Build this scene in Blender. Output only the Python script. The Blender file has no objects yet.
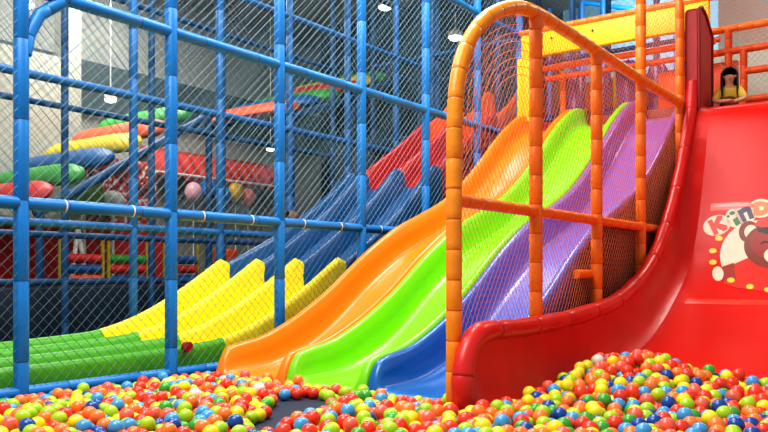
import bpy, bmesh, math, random
from mathutils import Vector, Matrix, noise
R = random.Random(7)
COL = bpy.context.scene.collection
SC = bpy.context.scene

# ------------------------------------------------------------------ materials
def lin(c):
    c = c / 255.0
    return c / 12.92 if c <= .04045 else ((c + .055) / 1.055) ** 2.4
def rgb(r, g, b): return (lin(r), lin(g), lin(b), 1)
MATS = {}
def mat(name, c, rough=.4, coat=0.0, var=.06, scale=6.0, bump=0.0, bscale=60.0, emit=0.0, metal=0.0, sub=0.0):
    if name in MATS: return MATS[name]
    m = bpy.data.materials.new(name); m.use_nodes = True
    nt = m.node_tree; b = nt.nodes['Principled BSDF']
    col = rgb(*c)
    tc = nt.nodes.new('ShaderNodeTexCoord')
    nz = nt.nodes.new('ShaderNodeTexNoise'); nz.inputs['Scale'].default_value = scale; nz.inputs['Detail'].default_value = 3
    nt.links.new(tc.outputs['Object'], nz.inputs['Vector'])
    rp = nt.nodes.new('ShaderNodeValToRGB')
    rp.color_ramp.elements[0].position = .3; rp.color_ramp.elements[1].position = .7
    rp.color_ramp.elements[0].color = tuple(x * (1 - var) for x in col[:3]) + (1,)
    rp.color_ramp.elements[1].color = tuple(min(1, x * (1 + var)) for x in col[:3]) + (1,)
    nt.links.new(nz.outputs['Fac'], rp.inputs['Fac']); nt.links.new(rp.outputs['Color'], b.inputs['Base Color'])
    b.inputs['Roughness'].default_value = rough; b.inputs['Metallic'].default_value = metal
    if coat: b.inputs['Coat Weight'].default_value = coat; b.inputs['Coat Roughness'].default_value = .12
    if sub:
        b.inputs['Subsurface Weight'].default_value = sub; b.inputs['Subsurface Radius'].default_value = (.03, .03, .03)
    if bump:
        n2 = nt.nodes.new('ShaderNodeTexNoise'); n2.inputs['Scale'].default_value = bscale
        nt.links.new(tc.outputs['Object'], n2.inputs['Vector'])
        bp = nt.nodes.new('ShaderNodeBump'); bp.inputs['Strength'].default_value = bump; bp.inputs['Distance'].default_value = .01
        nt.links.new(n2.outputs['Fac'], bp.inputs['Height']); nt.links.new(bp.outputs['Normal'], b.inputs['Normal'])
    if emit:
        nt.links.new(rp.outputs['Color'], b.inputs['Emission Color']); b.inputs['Emission Strength'].default_value = emit
    MATS[name] = m
    return m
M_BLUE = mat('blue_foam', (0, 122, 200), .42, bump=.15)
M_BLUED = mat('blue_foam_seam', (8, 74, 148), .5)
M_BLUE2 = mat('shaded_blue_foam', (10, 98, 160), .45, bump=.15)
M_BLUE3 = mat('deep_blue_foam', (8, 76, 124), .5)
M_ORF = mat('orange_foam', (255, 120, 10), .38, bump=.3, bscale=30)
M_ORFD = mat('orange_foam_seam', (214, 92, 8), .5)
M_ORA = mat('amber_foam', (255, 150, 25), .34, bump=.25, bscale=30)
M_ORR = mat('red_orange_foam', (246, 92, 20), .45, bump=.2)
M_NETB = mat('pale_blue_net_cord', (120, 152, 160), .7)
M_NETL = mat('shade_darkened_net_cord', (84, 106, 108), .7)  # lower fence cords: shade put into the colour as a darker tone
M_NETD = mat('dim_blue_net_cord', (84, 122, 142), .7)
M_NETO = mat('orange_net_cord', (238, 128, 84), .7)
M_NETW = mat('white_net_cord', (225, 190, 150), .6)
M_OR = mat('orange_slide_plastic', (255, 130, 6), .3, coat=.2, var=.03, scale=1.5)
M_GR = mat('green_slide_plastic', (122, 212, 4), .3, coat=.2, var=.03, scale=1.5)
M_RED = mat('red_slide_vinyl', (210, 18, 4), .34, coat=.0, var=.05, scale=1.2, bump=.05, bscale=4)
M_RED.node_tree.nodes['Principled BSDF'].inputs['Specular IOR Level'].default_value = .3
M_REDP = mat('red_padding', (216, 26, 14), .38, coat=.15, var=.08, scale=3, bump=.35, bscale=5)
M_REDD = mat('dark_red_padding', (140, 16, 14), .5, var=.1)
M_MAROON = mat('maroon_panel_and_shade', (92, 26, 16), .7, var=.25, scale=4)
M_YEL = mat('yellow_panel', (250, 216, 6), .4, var=.02)
M_LG = mat('rainbow_green', (84, 176, 22), .35, var=.08, scale=2)
M_LGF = mat('rainbow_green_shaded', (62, 140, 18), .45, var=.12, scale=2)
M_LY = mat('rainbow_yellow', (252, 226, 8), .38, var=.03)
M_LB = mat('rainbow_blue', (0, 80, 134), .32, coat=.2, var=.1, scale=2)
M_LR = mat('rainbow_red', (186, 14, 16), .35, coat=.2)
M_LO = mat('rainbow_orange', (245, 96, 24), .35, coat=.2)
M_NAVY = mat('navy_mat', (22, 34, 52), .6, var=.15)
M_NAVYW = mat('navy_padding', (14, 38, 60), .55, var=.2, scale=2)
M_TEAL = mat('dark_teal_panel', (22, 50, 70), .7, var=.3, scale=.8)
M_CREAM = mat('cream_plaster', (184, 182, 168), .8, var=.08, scale=1)
M_GREY = mat('grey_soffit', (168, 170, 162), .8, var=.12, scale=1)
M_DGREY = mat('dark_soffit', (78, 90, 92), .8, var=.2, scale=1)
M_RWALL = mat('red_wall_panel', (196, 30, 30), .7, var=.15, scale=3)
M_CEIL = mat('ceiling_panel', (150, 146, 138), .85, var=.05)
M_WALLB = mat('pale_blue_wall', (120, 168, 188), .8, var=.12, scale=1)
M_PURP = mat('purple_vinyl', (84, 50, 130), .35, coat=.2)
M_OLIVE = mat('olive_yellow_vinyl', (180, 160, 20), .4)
M_WHITE = mat('white_plastic', (240, 238, 228), .4)
M_LAMP = mat('lamp_glow', (255, 252, 240), .4, emit=9.0)
M_BLACK = mat('black_bolt', (30, 24, 14), .5)
M_SKIN = mat('skin', (214, 158, 122), .5, sub=.1)
M_HAIR = mat('dark_hair', (24, 18, 18), .5, var=.4, scale=30)
M_HAIRB = mat('brown_hair', (96, 60, 34), .5, var=.4, scale=30)
M_SHY = mat('yellow_cloth', (226, 190, 70), .8, var=.1)
M_SHB = mat('brown_pinafore', (128, 62, 44), .8)
M_SHW = mat('cream_cloth', (222, 212, 190), .8)
M_JEAN = mat('denim_cloth', (40, 60, 96), .8)
M_MOUTH = mat('lips', (168, 66, 60), .5)

def purple_blue():
    m = bpy.data.materials.new('blue_to_purple_slide_plastic'); m.use_nodes = True
    nt = m.node_tree; b = nt.nodes['Principled BSDF']
    tc = nt.nodes.new('ShaderNodeTexCoord'); sp = nt.nodes.new('ShaderNodeSeparateXYZ')
    mr = nt.nodes.new('ShaderNodeMapRange'); mr.inputs['From Min'].default_value = 5.4; mr.inputs['From Max'].default_value = 9.6
    rp = nt.nodes.new('ShaderNodeValToRGB'); e = rp.color_ramp.elements
    e[0].position = 0; e[0].color = rgb(0, 98, 172); e[1].position = 1; e[1].color = rgb(134, 84, 160)
    x = e.new(.2); x.color = rgb(30, 92, 176); x = e.new(.5); x.color = rgb(112, 104, 186)
    nt.links.new(tc.outputs['Object'], sp.inputs[0]); nt.links.new(sp.outputs['Y'], mr.inputs['Value'])
    nt.links.new(mr.outputs[0], rp.inputs['Fac']); nt.links.new(rp.outputs['Color'], b.inputs['Base Color'])
    b.inputs['Roughness'].default_value = .28; b.inputs['Coat Weight'].default_value = .25; b.inputs['Coat Roughness'].default_value = .12
    return m
M_PB = purple_blue()

# ------------------------------------------------------------------ mesh helpers
class MB:
    def __init__(s): s.v = []; s.f = []; s.mi = []
    def vert(s, p): s.v.append(tuple(p)); return len(s.v) - 1
    def face(s, idx, m=0): s.f.append(tuple(idx)); s.mi.append(m)
    def grid(s, rows, m=0, closed=False, flip=False, mfun=None):
        base = [[s.vert(p) for p in r] for r in rows]
        for i in range(len(base) - 1):
            n = len(base[i]); rng = n if closed else n - 1
            for j in range(rng):
                a, b, c, d = base[i][j], base[i][(j + 1) % n], base[i + 1][(j + 1) % n], base[i + 1][j]
                s.face((d, c, b, a) if flip else (a, b, c, d), mfun(i, j) if mfun else m)
        return base
    def box(s, lo, hi, m=0, bev=0.0):
        x0, y0, z0 = lo; x1, y1, z1 = hi
        if bev <= 0:
            p = [s.vert(q) for q in ((x0,y0,z0),(x1,y0,z0),(x1,y1,z0),(x0,y1,z0),(x0,y0,z1),(x1,y0,z1),(x1,y1,z1),(x0,y1,z1))]
            for q in ((0,3,2,1),(4,5,6,7),(0,1,5,4),(1,2,6,5),(2,3,7,6),(3,0,4,7)): s.face([p[i] for i in q], m)
            return
        bm = bmesh.new(); bmesh.ops.create_cube(bm, size=1)
        for v in bm.verts: v.co = Vector(((x0+x1)/2 + v.co.x*(x1-x0), (y0+y1)/2 + v.co.y*(y1-y0), (z0+z1)/2 + v.co.z*(z1-z0)))
        bmesh.ops.bevel(bm, geom=bm.edges[:], offset=bev, segments=3, affect='EDGES', profile=.5)
        s.add_bm(bm, m)
    def add_bm(s, bm, m=0):
        k = len(s.v); bm.verts.ensure_lookup_table(); bm.verts.index_update()
        for v in bm.verts: s.v.append(tuple(v.co))
        for f in bm.faces: s.face([k + v.index for v in f.verts], m)
        bm.free()
    def sphere(s, c, r, m=0, seg=20, ring=12, sc=(1,1,1)):
        rows = []
        for i in range(1, ring):
            t = math.pi * i / ring
            rows.append([(c[0] + r*sc[0]*math.sin(t)*math.cos(2*math.pi*j/seg), c[1] + r*sc[1]*math.sin(t)*math.sin(2*math.pi*j/seg), c[2] - r*sc[2]*math.cos(t)) for j in range(seg)])
        b = s.grid(rows, m, closed=True)
        lo = s.vert((c[0], c[1], c[2] - r*sc[2])); hi = s.vert((c[0], c[1], c[2] + r*sc[2]))
        for j in range(seg):
            s.face((lo, b[0][(j+1) % seg], b[0][j]), m); s.face((hi, b[-1][j], b[-1][(j+1) % seg]), m)
    def tube(s, pts, rad, seg=14, m=0, caps=True, seam=0.0, m2=1, wob=0.0):
        """pts polyline; seam: distance between dark grooves"""
        P = [Vector(p) for p in pts]
        L = [0]
        for a, b in zip(P, P[1:]): L.append(L[-1] + (b - a).length)
        def at(d):
            for i in range(len(P) - 1):
                if d <= L[i+1] + 1e-9:
                    return P[i].lerp(P[i+1], (d - L[i]) / max(1e-9, L[i+1] - L[i]))
            return P[-1].copy()
        st = [(l, 1.0, 0) for l in L]
        if seam:
            d = seam * .5
            while d < L[-1] - .03:
                st = [x for x in st if abs(x[0] - d) > .012]
                st += [(d - .01, 1, 0), (d - .005, .95, 1), (d + .005, .95, 0), (d + .01, 1, 0)]
                d += seam
        st.sort()
        rows = []; prev = None
        for i, (l, k, g) in enumerate(st):
            c = at(l); t = (at(min(L[-1], l + .01)) - at(max(0, l - .01))).normalized()
            if prev is None:
                a = Vector((0, 0, 1)) if abs(t.z) < .9 else Vector((1, 0, 0))
                n = t.cross(a).normalized()
            else:
                n = (prev - t * prev.dot(t)).normalized()
            prev = n; bb = t.cross(n)
            rr = (rad(l / L[-1]) if callable(rad) else rad) * k
            if wob: rr *= 1 + wob * noise.noise(Vector((l * 5, c.x, c.y)))
            rows.append([c + (n * math.cos(2*math.pi*j/seg) + bb * math.sin(2*math.pi*j/seg)) * rr for j in range(seg)])
        flags = [g for _, _, g in st]
        base = s.grid(rows, closed=True, mfun=lambda i, j: m2 if flags[i] else m)
        if caps:
            s.face(base[0][::-1], m); s.face(base[-1], m)
    def cord(s, pts, r, m=0):
        P = [Vector(p) for p in pts]; t = (P[-1] - P[0]).normalized()
        a = Vector((0, 0, 1)) if abs(t.z) < .9 else Vector((1, 0, 0))
        n = t.cross(a).normalized(); b = t.cross(n)
        o = [(n * math.cos(2*math.pi*k/3) + b * math.sin(2*math.pi*k/3)) * r for k in range(3)]
        s.grid([[p + q for q in o] for p in P], m, closed=True)
    def prism(s, poly, fn, d0, d1, m=0):
        """poly of 2D pts, fn(u,v,d)->3D; closed slab"""
        a = [s.vert(fn(u, v, d0)) for u, v in poly]; b = [s.vert(fn(u, v, d1)) for u, v in poly]
        n = len(poly)
        s.face(a[::-1], m); s.face(b, m)
        for i in range(n): s.face((a[i], a[(i+1) % n], b[(i+1) % n], b[i]), m)
    def build(s, name, mats, parent=None, smooth=True, angle=40):
        me = bpy.data.meshes.new(name); me.from_pydata(s.v, [], s.f)
        if not isinstance(mats, (list, tuple)): mats = [mats]
        for m in mats: me.materials.append(m)
        me.polygons.foreach_set('material_index', [min(i, len(mats) - 1) for i in s.mi])
        bm = bmesh.new(); bm.from_mesh(me); bmesh.ops.recalc_face_normals(bm, faces=bm.faces[:]); bm.to_mesh(me); bm.free()
        if smooth:
            me.polygons.foreach_set('use_smooth', [True] * len(me.polygons))
            me.set_sharp_from_angle(angle=math.radians(angle))
        me.update()
        o = bpy.data.objects.new(name, me); COL.objects.link(o)
        if parent is not None:
            o.parent = parent
            o.matrix_parent_inverse = parent.matrix_basis.inverted()
        return o
def thing(name, label, cat, loc=(0, 0, 0), group=None):
    o = bpy.data.objects.new(name, None); COL.objects.link(o); o.location = loc; o.empty_display_size = .1
    o['label'] = label; o['category'] = cat
    if group: o['group'] = group
    return o
def tag(o, label, cat, group=None, kind=None):
    o['label'] = label; o['category'] = cat
    if group: o['group'] = group
    if kind: o['kind'] = kind
    return o
def struct(name, mb, mats, smooth=False):
    o = mb.build(name, mats, smooth=smooth); o['kind'] = 'structure'; return o
def interp(tab, x):
    if x <= tab[0][0]: return tab[0][1]
    for (a, b), (c, d) in zip(tab, tab[1:]):
        if x <= c:
            t = (x - a) / (c - a); return b + (d - b) * t
    return tab[-1][1]
def smoothtab(tab, n=None):
    """Catmull-Rom resample of (x,z) table"""
    out = []
    for i in range(len(tab) - 1):
        p0 = tab[max(0, i-1)]; p1 = tab[i]; p2 = tab[i+1]; p3 = tab[min(len(tab)-1, i+2)]
        for k in range(6):
            t = k / 6
            out.append(tuple(.5*((2*p1[q]) + (-p0[q]+p2[q])*t + (2*p0[q]-5*p1[q]+4*p2[q]-p3[q])*t*t + (-p0[q]+3*p1[q]-3*p2[q]+p3[q])*t**3) for q in range(len(p1))))
    out.append(tuple(tab[-1]))
    return out

# ------------------------------------------------------------------ nets
def clip(poly, p, d):
    """param interval of line p+t d inside convex CCW poly"""
    t0, t1 = -1e9, 1e9
    n = len(poly)
    for i in range(n):
        a = poly[i]; b = poly[(i+1) % n]
        nx, ny = -(b[1]-a[1]), (b[0]-a[0])
        den = nx*d[0] + ny*d[1]; num = nx*(a[0]-p[0]) + ny*(a[1]-p[1])
        if abs(den) < 1e-12:
            if num > 0: return None
            continue
        t = num / den
        if den > 0: t0 = max(t0, t)
        else: t1 = min(t1, t)
    return (t0, t1) if t1 - t0 > .01 else None
def net(mb, poly, to3, cell, r, ratio=1.0, m=0, sag=.012):
    """diamond net clipped to a convex polygon; to3(u,v,w)->3D"""
    us = [p[0] for p in poly]; vs = [p[1] for p in poly]
    L = math.hypot(1, ratio)
    for sgn in (1, -1):
        d = (1 / L, sgn * ratio / L)
        nrm = (-d[1], d[0])
        vals = [nrm[0]*p[0] + nrm[1]*p[1] for p in poly]
        k = math.floor(min(vals) / cell)
        while k * cell < max(vals):
            off = k * cell + R.uniform(-.04, .04) * cell
            p = (nrm[0]*off, nrm[1]*off)
            c = clip(poly, p, d)
            if c:
                n = max(1, int((c[1] - c[0]) / .35))
                pts = []
                for i in range(n + 1):
                    t = c[0] + (c[1]-c[0]) * i / n
                    u, v = p[0] + d[0]*t, p[1] + d[1]*t
                    w = sag * noise.noise(Vector((u*1.7, v*1.7, 3.1)))
                    e = .012 * noise.noise(Vector((u*2.3, v*2.3, 9.1 * sgn)))
                    if i in (0, n): w = e = 0
                    pts.append(to3(u + e * nrm[0], v + e * nrm[1], w))
                mb.cord(pts, r, m)
            k += 1

# ------------------------------------------------------------------ setting
def slab(name, lo, hi, m):
    b = MB(); b.box(lo, hi); return struct(name, b, m)
slab('floor', (-17, -3, -.2), (6, 21, 0), M_NAVY)
slab('ceiling', (-17, 6, 7.2), (6, 21, 7.4), M_CEIL)
b = MB()   # left wall with horizontal bands
X = -14.5
for z0, z1, k in ((0, 2.6, 0), (2.6, 3.7, 3), (3.7, 4.35, 0), (4.35, 5.3, 2), (5.3, 7.2, 1)):
    off = .25 if k == 2 else (.05 if k == 1 else 0)
    b.box((X - .3, 3, z0), (X + off, 21, z1), k)
struct('wall_left', b, [M_CREAM, M_GREY, M_DGREY, M_CREAM])
slab('wall_back', (-14.5, 20, 0), (6, 20.3, 7.2), M_WALLB)
b = MB(); b.box((-13.6, 3.5, 0), (-13.3, 8.4, 4.95)); b.box((-13.65, 8.3, 0), (-13.25, 8.6, 7.2)); struct('wall_side', b, M_CREAM)
b = MB(); b.box((-13.0, 15.2, 0), (-7.6, 15.35, 7.2)); struct('wall_dark_partition', b, M_TEAL)
b = MB(); b.box((-7.5, 17.6, 0), (-3.2, 17.75, 7.2)); struct('wall_rear', b, M_WALLB)
b = MB(); b.box((-3.7, 14.2, 0), (6, 14.4, 4.75)); struct('wall_right', b, M_CREAM)
b = MB(); b.box((-3.3, 14.45, 4.75), (6, 14.65, 7.2)); struct('trim_1', b, M_CEIL)
# hanging lamps
for x, y, z, lb in ((-10.4, 14.4, 7.02, 'round white lamp at the ceiling above the highest roller ramp'), (-8.8, 14.8, 6.15, 'round white hanging lamp just left of the orange arch top'),
        (-10.05, 5.7, 4.6, 'round white hanging lamp beside the nearest blue post'), (-12.2, 8.5, 4.1, 'small white hanging lamp above the orange roller of the lowest ramp'), (-13.4, 13.8, 4.0, 'small white hanging lamp over the red canopy')):
    t = thing('hanging_lamp', lb, 'lamp', (x, y, z)); r_ = .15 if z > 5 else .1
    m = MB(); m.tube([(x, y, z - .02), (x, y, z + .08), (x, y, z + .14)], lambda q, r_=r_: r_ * (1.1 if q < .7 else .6), 24); m.build('housing', M_WHITE, t)
    m = MB(); m.sphere((x, y, z - .02), r_, sc=(1, 1, .5)); m.build('diffuser', M_LAMP, t)
    if z < 7: m = MB(); m.tube([(x, y, z + .1), (x, y, 7.2)], .012, 8); m.build('rod', M_WHITE, t)

# ------------------------------------------------------------------ blue net frames
YS = [1.82 + 1.43 * k for k in range(10)]
def frame_row(x, ys, zs, ztop, rp, rr, mats, label, name, netm, cell, nr, zn0=.05, midz=True, lowrail=True, ratio=1.0):
    t = thing(name, label, 'climbing frame' if name != 'net_fence' else 'fence', (x, ys[0], 0))
    for y in ys:
        m = MB(); m.tube([(x, y, 0), (x, y, ztop)], rp, 16, seam=.62)
        m.build('post', mats, t)
    for z in zs:
        for a, c in zip(ys, ys[1:]):
            m = MB(); m.tube([(x, a + rp * .6, z), (x, c - rp * .6, z)], rr, 14, seam=.7)
            m.build('rail', mats, t)
    edges = [zn0] + [z for z in zs if z > zn0 + .3] + [ztop]
    for lo, hi in zip(edges, edges[1:]):
        m = MB()
        y0, y1 = ys[0], ys[-1]
        net(m, [(y0, lo), (y1, lo), (y1, hi), (y0, hi)], lambda u, v, w: (x + w + .03, u, v), cell, nr, ratio)
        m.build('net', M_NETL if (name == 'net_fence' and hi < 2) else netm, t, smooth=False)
    return t
fr = frame_row(-5.8, YS[:8], (.07, 1.53, 3.2, 4.9), 6.4, .057, .052, [M_BLUE, M_BLUED],
          'tall blue padded frame with diamond net standing along the left edge of the ball pit', 'net_fence', M_NETB, .068, .0023)
# corner gussets on the front frame
for y in (YS[1],):
    pts = [(-5.8, y + .03, 2.68), (-5.8, y + .06, 2.84), (-5.8, y + .15, 3.02), (-5.8, y + .34, 3.17)]
    m = MB(); m.tube(pts, .05, 14, seam=.3); m.build('corner_brace', [M_BLUE, M_BLUED], fr)
# cable ties on the mid rail
for k in range(1, 6):
    for q in (.25, .7):
        y = YS[k] + 1.43 * q; m = MB()
        m.tube([(-5.8, y - .006, 1.53), (-5.8, y + .006, 1.53)], .054, 14); m.build('cable_tie', M_WHITE, fr)
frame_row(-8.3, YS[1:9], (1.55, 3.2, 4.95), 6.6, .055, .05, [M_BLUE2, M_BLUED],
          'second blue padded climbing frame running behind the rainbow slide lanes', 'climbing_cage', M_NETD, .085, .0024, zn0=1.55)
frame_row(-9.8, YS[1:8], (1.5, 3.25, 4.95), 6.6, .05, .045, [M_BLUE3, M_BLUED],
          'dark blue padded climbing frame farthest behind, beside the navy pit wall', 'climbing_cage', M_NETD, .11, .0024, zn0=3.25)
# rear tower
t = thing('climbing_tower', 'blue netted tower at the top of the rainbow slide lanes', 'climbing frame', (-7, 12.6, 0))
for x in (-9.4, -8.0, -6.6, -5.2, -3.8):
    for y in (12.6, 14.3):
        m = MB(); m.tube([(x, y, 0), (x, y, 7.1)], .05, 12, seam=.7); m.build('post', [M_BLUE3, M_BLUED], t)
for z in (3.6, 5.1, 6.5):
    for y in (12.6, 14.3):
        m = MB(); m.tube([(-9.4, y, z), (-3.8, y, z)], .045, 12, seam=.7); m.build('rail', [M_BLUE3, M_BLUED], t)
    for x in (-9.4, -8.0, -6.6, -5.2, -3.8):
        m = MB(); m.tube([(x, 12.6, z), (x, 14.3, z)], .045, 12, seam=.7); m.build('rail', [M_BLUE3, M_BLUED], t)
m = MB(); net(m, [(-9.4, 3.6), (-3.8, 3.6), (-3.8, 7.1), (-9.4, 7.1)], lambda u, v, w: (u, 12.6 + w, v), .085, .0024); m.build('net', M_NETD, t, smooth=False)
m = MB(); m.box((-9.4, 12.55, 3.45), (-5.3, 14.6, 3.56), bev=.02); m.build('deck', M_NAVYW, t)
m = MB()
for (ya, za, yb, zb) in ((11.3, 0, 12.5, 0),):
    m.box((-9.25, 11.2, 0), (-8.35, 12.5, 3.4), bev=.03)
m.build('dark_side_panel', M_TEAL, t)
# far blue bracing seen over the yellow beam
t = thing('climbing_cage', 'pale blue net frame seen over the top of the yellow beam', 'climbing frame', (-4, 16.5, 0))
for x in (-7.6, -6.8, -6.3, -4.7):
    m = MB(); m.tube([(x, 17, 0), (x, 17, 7.1)], .07, 12); m.build('post', M_BLUE2, t)
m = MB(); m.tube([(-4.7, 17, 6.4), (-6.8, 17, 7.1)], .05, 12); m.build('diagonal_brace', M_BLUE, t)
m = MB(); net(m, [(-7.6, 4), (-4.7, 4), (-4.7, 7.1), (-7.6, 7.1)], lambda u, v, w: (u, 17 + w, v), .1, .003); m.build('net', M_NETB, t, smooth=False)

# ------------------------------------------------------------------ rainbow multi-lane slide
RT = smoothtab([(-.5, .25), (3.4, .25), (5.0, .29), (5.6, .35), (6.3, .58), (7.5, 1.14), (8.2, 1.55), (9.0, 2.05), (9.85, 2.66), (11.0, 3.3), (12.0, 3.85), (12.6, 4.1)])
XS = [-6.05 - .69 * k for k in range(4)]
def rainbow_section(y0, y1, m_, name, label, parent, rise):
    n = max(4, int((y1 - y0) / .15)); name_y0 = y0
    rows = []
    for i in range(n + 1):
        y = y0 + (y1 - y0) * i / n
        zt = interp(RT, y)
        u = i / n
        h = rise * (max(0, (u - .35) / .65) ** 1.6)
        if rise and i == n - 1: h *= .96
        if rise and i == n: h -= .17
        dep = .30 if y > 6.2 else interp([(5.0, .165), (6.2, .30)], y)
        low = max(0, zt - .5) if y > 7.3 else 0
        row = []
        def P(x, z): row.append((x, y, z))
        XL = [-6.05 - interp([(7.5, .69), (9.8, .66)], y) * k for k in range(4)]
        XL[3] = interp([(7.5, XS[3]), (8.2, -7.8), (9.6, -7.56)], y)
        if y > 9.7 or name_y0 > 9.7: XL = XL[:3]
        for k, xs in enumerate(XL):
            top = zt + h
            if k == 0: P(xs + .06, low); P(xs + .06, (low + top) / 2)
            else: P(xs + .1, zt - dep)
            P(xs + .055, top - .06); P(xs + .035, top - .012); P(xs, top); P(xs - .035, top - .012); P(xs - .055, top - .06)
            if k == len(XL) - 1: P(xs - .06, low)
            else: P(xs - .1, zt - dep)
        rows.append(row)
    m = MB(); base = m.grid(rows)
    for r in (base[0], base[-1]): m.face(r)
    o = m.build(name, m_, parent, angle=60)
    if label: o['label'] = label
    return o
t = thing('rainbow_slide', 'wide multi-lane slide in green, yellow, blue and red behind the blue net', 'slide', (-7.1, 5, 0))
rainbow_section(-.5, 5.55, M_LG, 'run_out', 'flat green run-out with stepped lane dividers', t, .0)
rainbow_section(5.45, 7.55, M_LY, 'lane_section', 'yellow lane section with raised rounded divider tips', t, .12)
rainbow_section(7.45, 9.7, M_LB, 'lane_section', 'blue lane section', t, .12)
rainbow_section(9.71, 11.5, M_LR, 'lane_section', 'red lane section', t, .12)
rainbow_section(11.4, 12.55, M_LO, 'lane_section', 'orange lane section at the top', t, .3)
# connector knob on the green run-out
m = MB(); m.tube([(-5.99, 5.0, .28), (-5.93, 5.0, .28)], .05, 14); m.build('plug', M_LR, t)
m = MB(); m.tube([(-7.0, 2.6, .3), (-7.0, 3.0, .3)], .05, 12); tag(m.build('foam_cushion', M_REDP), 'small red cushion lying on the green run-out', 'cushion')

# ------------------------------------------------------------------ three main slides
LIP = smoothtab([(5.0, .27), (5.12, .32), (5.3, .35), (5.54, .39), (6.0, .56), (6.53, .83), (7.1, 1.19), (7.73, 1.52), (8.3, 1.73), (8.86, 1.95), (9.4, 2.26), (9.9, 2.62), (10.5, 3.08), (11.1, 3.42), (11.6, 3.5)])
def wave_slide(x0, w, m_, name, label, shade=None):
    rows = []
    ys = [4.93, 4.935, 4.95, 4.975, 5.01, 5.06, 5.14, 5.25, 5.4] + [5.55 + .15 * i for i in range(41)]
    for i, y in enumerate(ys):
        zt = interp(LIP, y)
        dep = interp([(5.0, .24), (5.5, .29), (6.2, .37), (10.4, .36), (11.4, .28)], y)
        bed = max(.075, zt - dep)
        if y < 5.06: bed = .075 - .03 * max(0, (4.97 - y) / .04)
        if y < 5.1: zt = bed + (interp(LIP, 5.1) - bed) * (math.sin(math.pi / 2 * min(1, max(0, (y - 4.93)) / .17)) ** .8) + .003
        low = 0 if y < 6.0 else max(0, zt - .1 - interp([(6.0, zt), (7.2, 0)], y) * .999) if y < 7.2 else zt - .1
        low = max(0, min(low, zt - .1)) if y >= 6 else 0
        d = zt - bed
        prof = [(0, None), (0, -.05), (.01, -.018), (.035, 0), (.065, -.004), (.09, -.03), (.105, -.5 * d), (.125, -.86 * d), (.16, -.97 * d), (.22, -d), (w * .5, -d)]
        row = []
        for px, pz in prof: row.append((x0 + px, y, low if pz is None else max(bed, zt + pz) if px > .05 else max(low, zt + pz)))
        for px, pz in prof[-2::-1]: row.append((x0 + w - px, y, low if pz is None else max(bed, zt + pz) if px > .05 else max(low, zt + pz)))
        rows.append(row)
    m = MB(); base = m.grid(rows)
    # front face down to the floor
    fl = [m.vert((p[0], p[1], 0)) for p in rows[0]]
    for j in range(len(fl) - 1): m.face((base[0][j], base[0][j+1], fl[j+1], fl[j]))
    o = m.build(name, m_, None, angle=50)
    sd = o.modifiers.new('thickness', 'SOLIDIFY'); sd.thickness = .012; sd.offset = -1
    tag(o, label, 'slide')
    return o
wave_slide(-5.50, .865, M_OR, 'wave_slide', 'glossy orange wave slide next to the blue net')
wave_slide(-4.625, .865, M_GR, 'wave_slide', 'glossy lime green wave slide, middle of the three')
wave_slide(-3.75, .865, M_PB, 'wave_slide', 'wave slide blue at its foot and purple higher up, behind the orange net')
# entry deck + maroon sheet painting the dim space under the purple slide
t = thing('entry_deck', 'dark maroon boxed deck with painted shade under the slide entrances with a yellow post beside it', 'platform', (-4.2, 12, 0))
m = MB(); m.box((-5.5, 11.6, 2.9), (-2.6, 13.6, 3.38), bev=.02); m.build('deck', M_REDD, t)
b = MB()
ysq = [6.6 + .35 * i for i in range(15)]
b.grid([[(-2.897, y, 0), (-2.897, y, interp(LIP, y) - .06)] for y in ysq]); b.build('side_panel', M_MAROON, t, smooth=False)  # dark sheet standing for the shaded interior below the slide
b = MB(); b.box((-2.6, 10.95, 0), (-2.56, 13.6, 2.9)); b.build('side_panel', M_MAROON, t, smooth=False)
b = MB(); b.tube([(-2.86, 7.0, .98), (-2.86, 7.35, .98)], .045, 12); b.build('bracket_pipe', M_ORF, t)
# yellow beam
t = thing('yellow_beam', 'bright yellow padded beam crossing above the slide entrances', 'beam', (-4.2, 11.35, 4.3))
m = MB(); m.box((-5.52, 11.3, 4.36), (-2.7, 11.4, 4.72), bev=.02); m.build('panel', M_YEL, t)
m = MB(); m.box((-5.58, 11.28, 3.36), (-5.36, 11.42, 4.36), bev=.02); m.build('side_post', M_YEL, t)
m = MB(); m.tube([(-5.55, 11.35, 4.77), (-2.6, 11.35, 4.77)], .05, 14, seam=.2); m.build('top_rail', [M_ORF, M_ORFD], t)
for x in (-5.0, -4.35, -3.7, -3.05):
    m = MB(); m.tube([(x, 11.3, 4.6), (x, 11.28, 4.6)], .016, 10); m.build('bolt', M_BLACK, t)
# orange interior frame
t = thing('orange_inner_frame', 'red-orange padded rails stacked below the yellow beam', 'climbing frame', (-4, 11.9, 3.4))
for z, y in ((4.24, 11.65), (4.1, 11.75)):
    m = MB(); m.tube([(-5.3, y, z), (-2.7, y, z)], .045, 12, seam=.22); m.build('rail', [M_ORR, M_ORFD], t)
for x, y in ((-3.75, 11.65), (-5.2, 12.2), (-2.95, 11.65)):
    m = MB(); m.tube([(x, y, 3.36), (x, y, 4.3)], .05, 12, seam=.25); m.build('post', [M_ORF, M_ORFD], t)
m = MB(); m.box((-3.6, 12.0, 3.4), (-2.7, 12.1, 4.0), bev=.02); m.build('panel', M_ORR, t)
m = MB(); m.box((-5.5, 13.1, 3.4), (-2.7, 13.16, 4.3), bev=.02); m.build('back_panel', mat('rust_padding', (170, 58, 30), .6, var=.2), t)
for z, y in ((4.34, 11.95), (4.4, 12.9)):
    m = MB(); m.tube([(-5.3, y, z), (-2.7, y, z)], .04, 12, seam=.22); m.build('rail', [M_ORF, M_ORFD], t)
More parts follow.
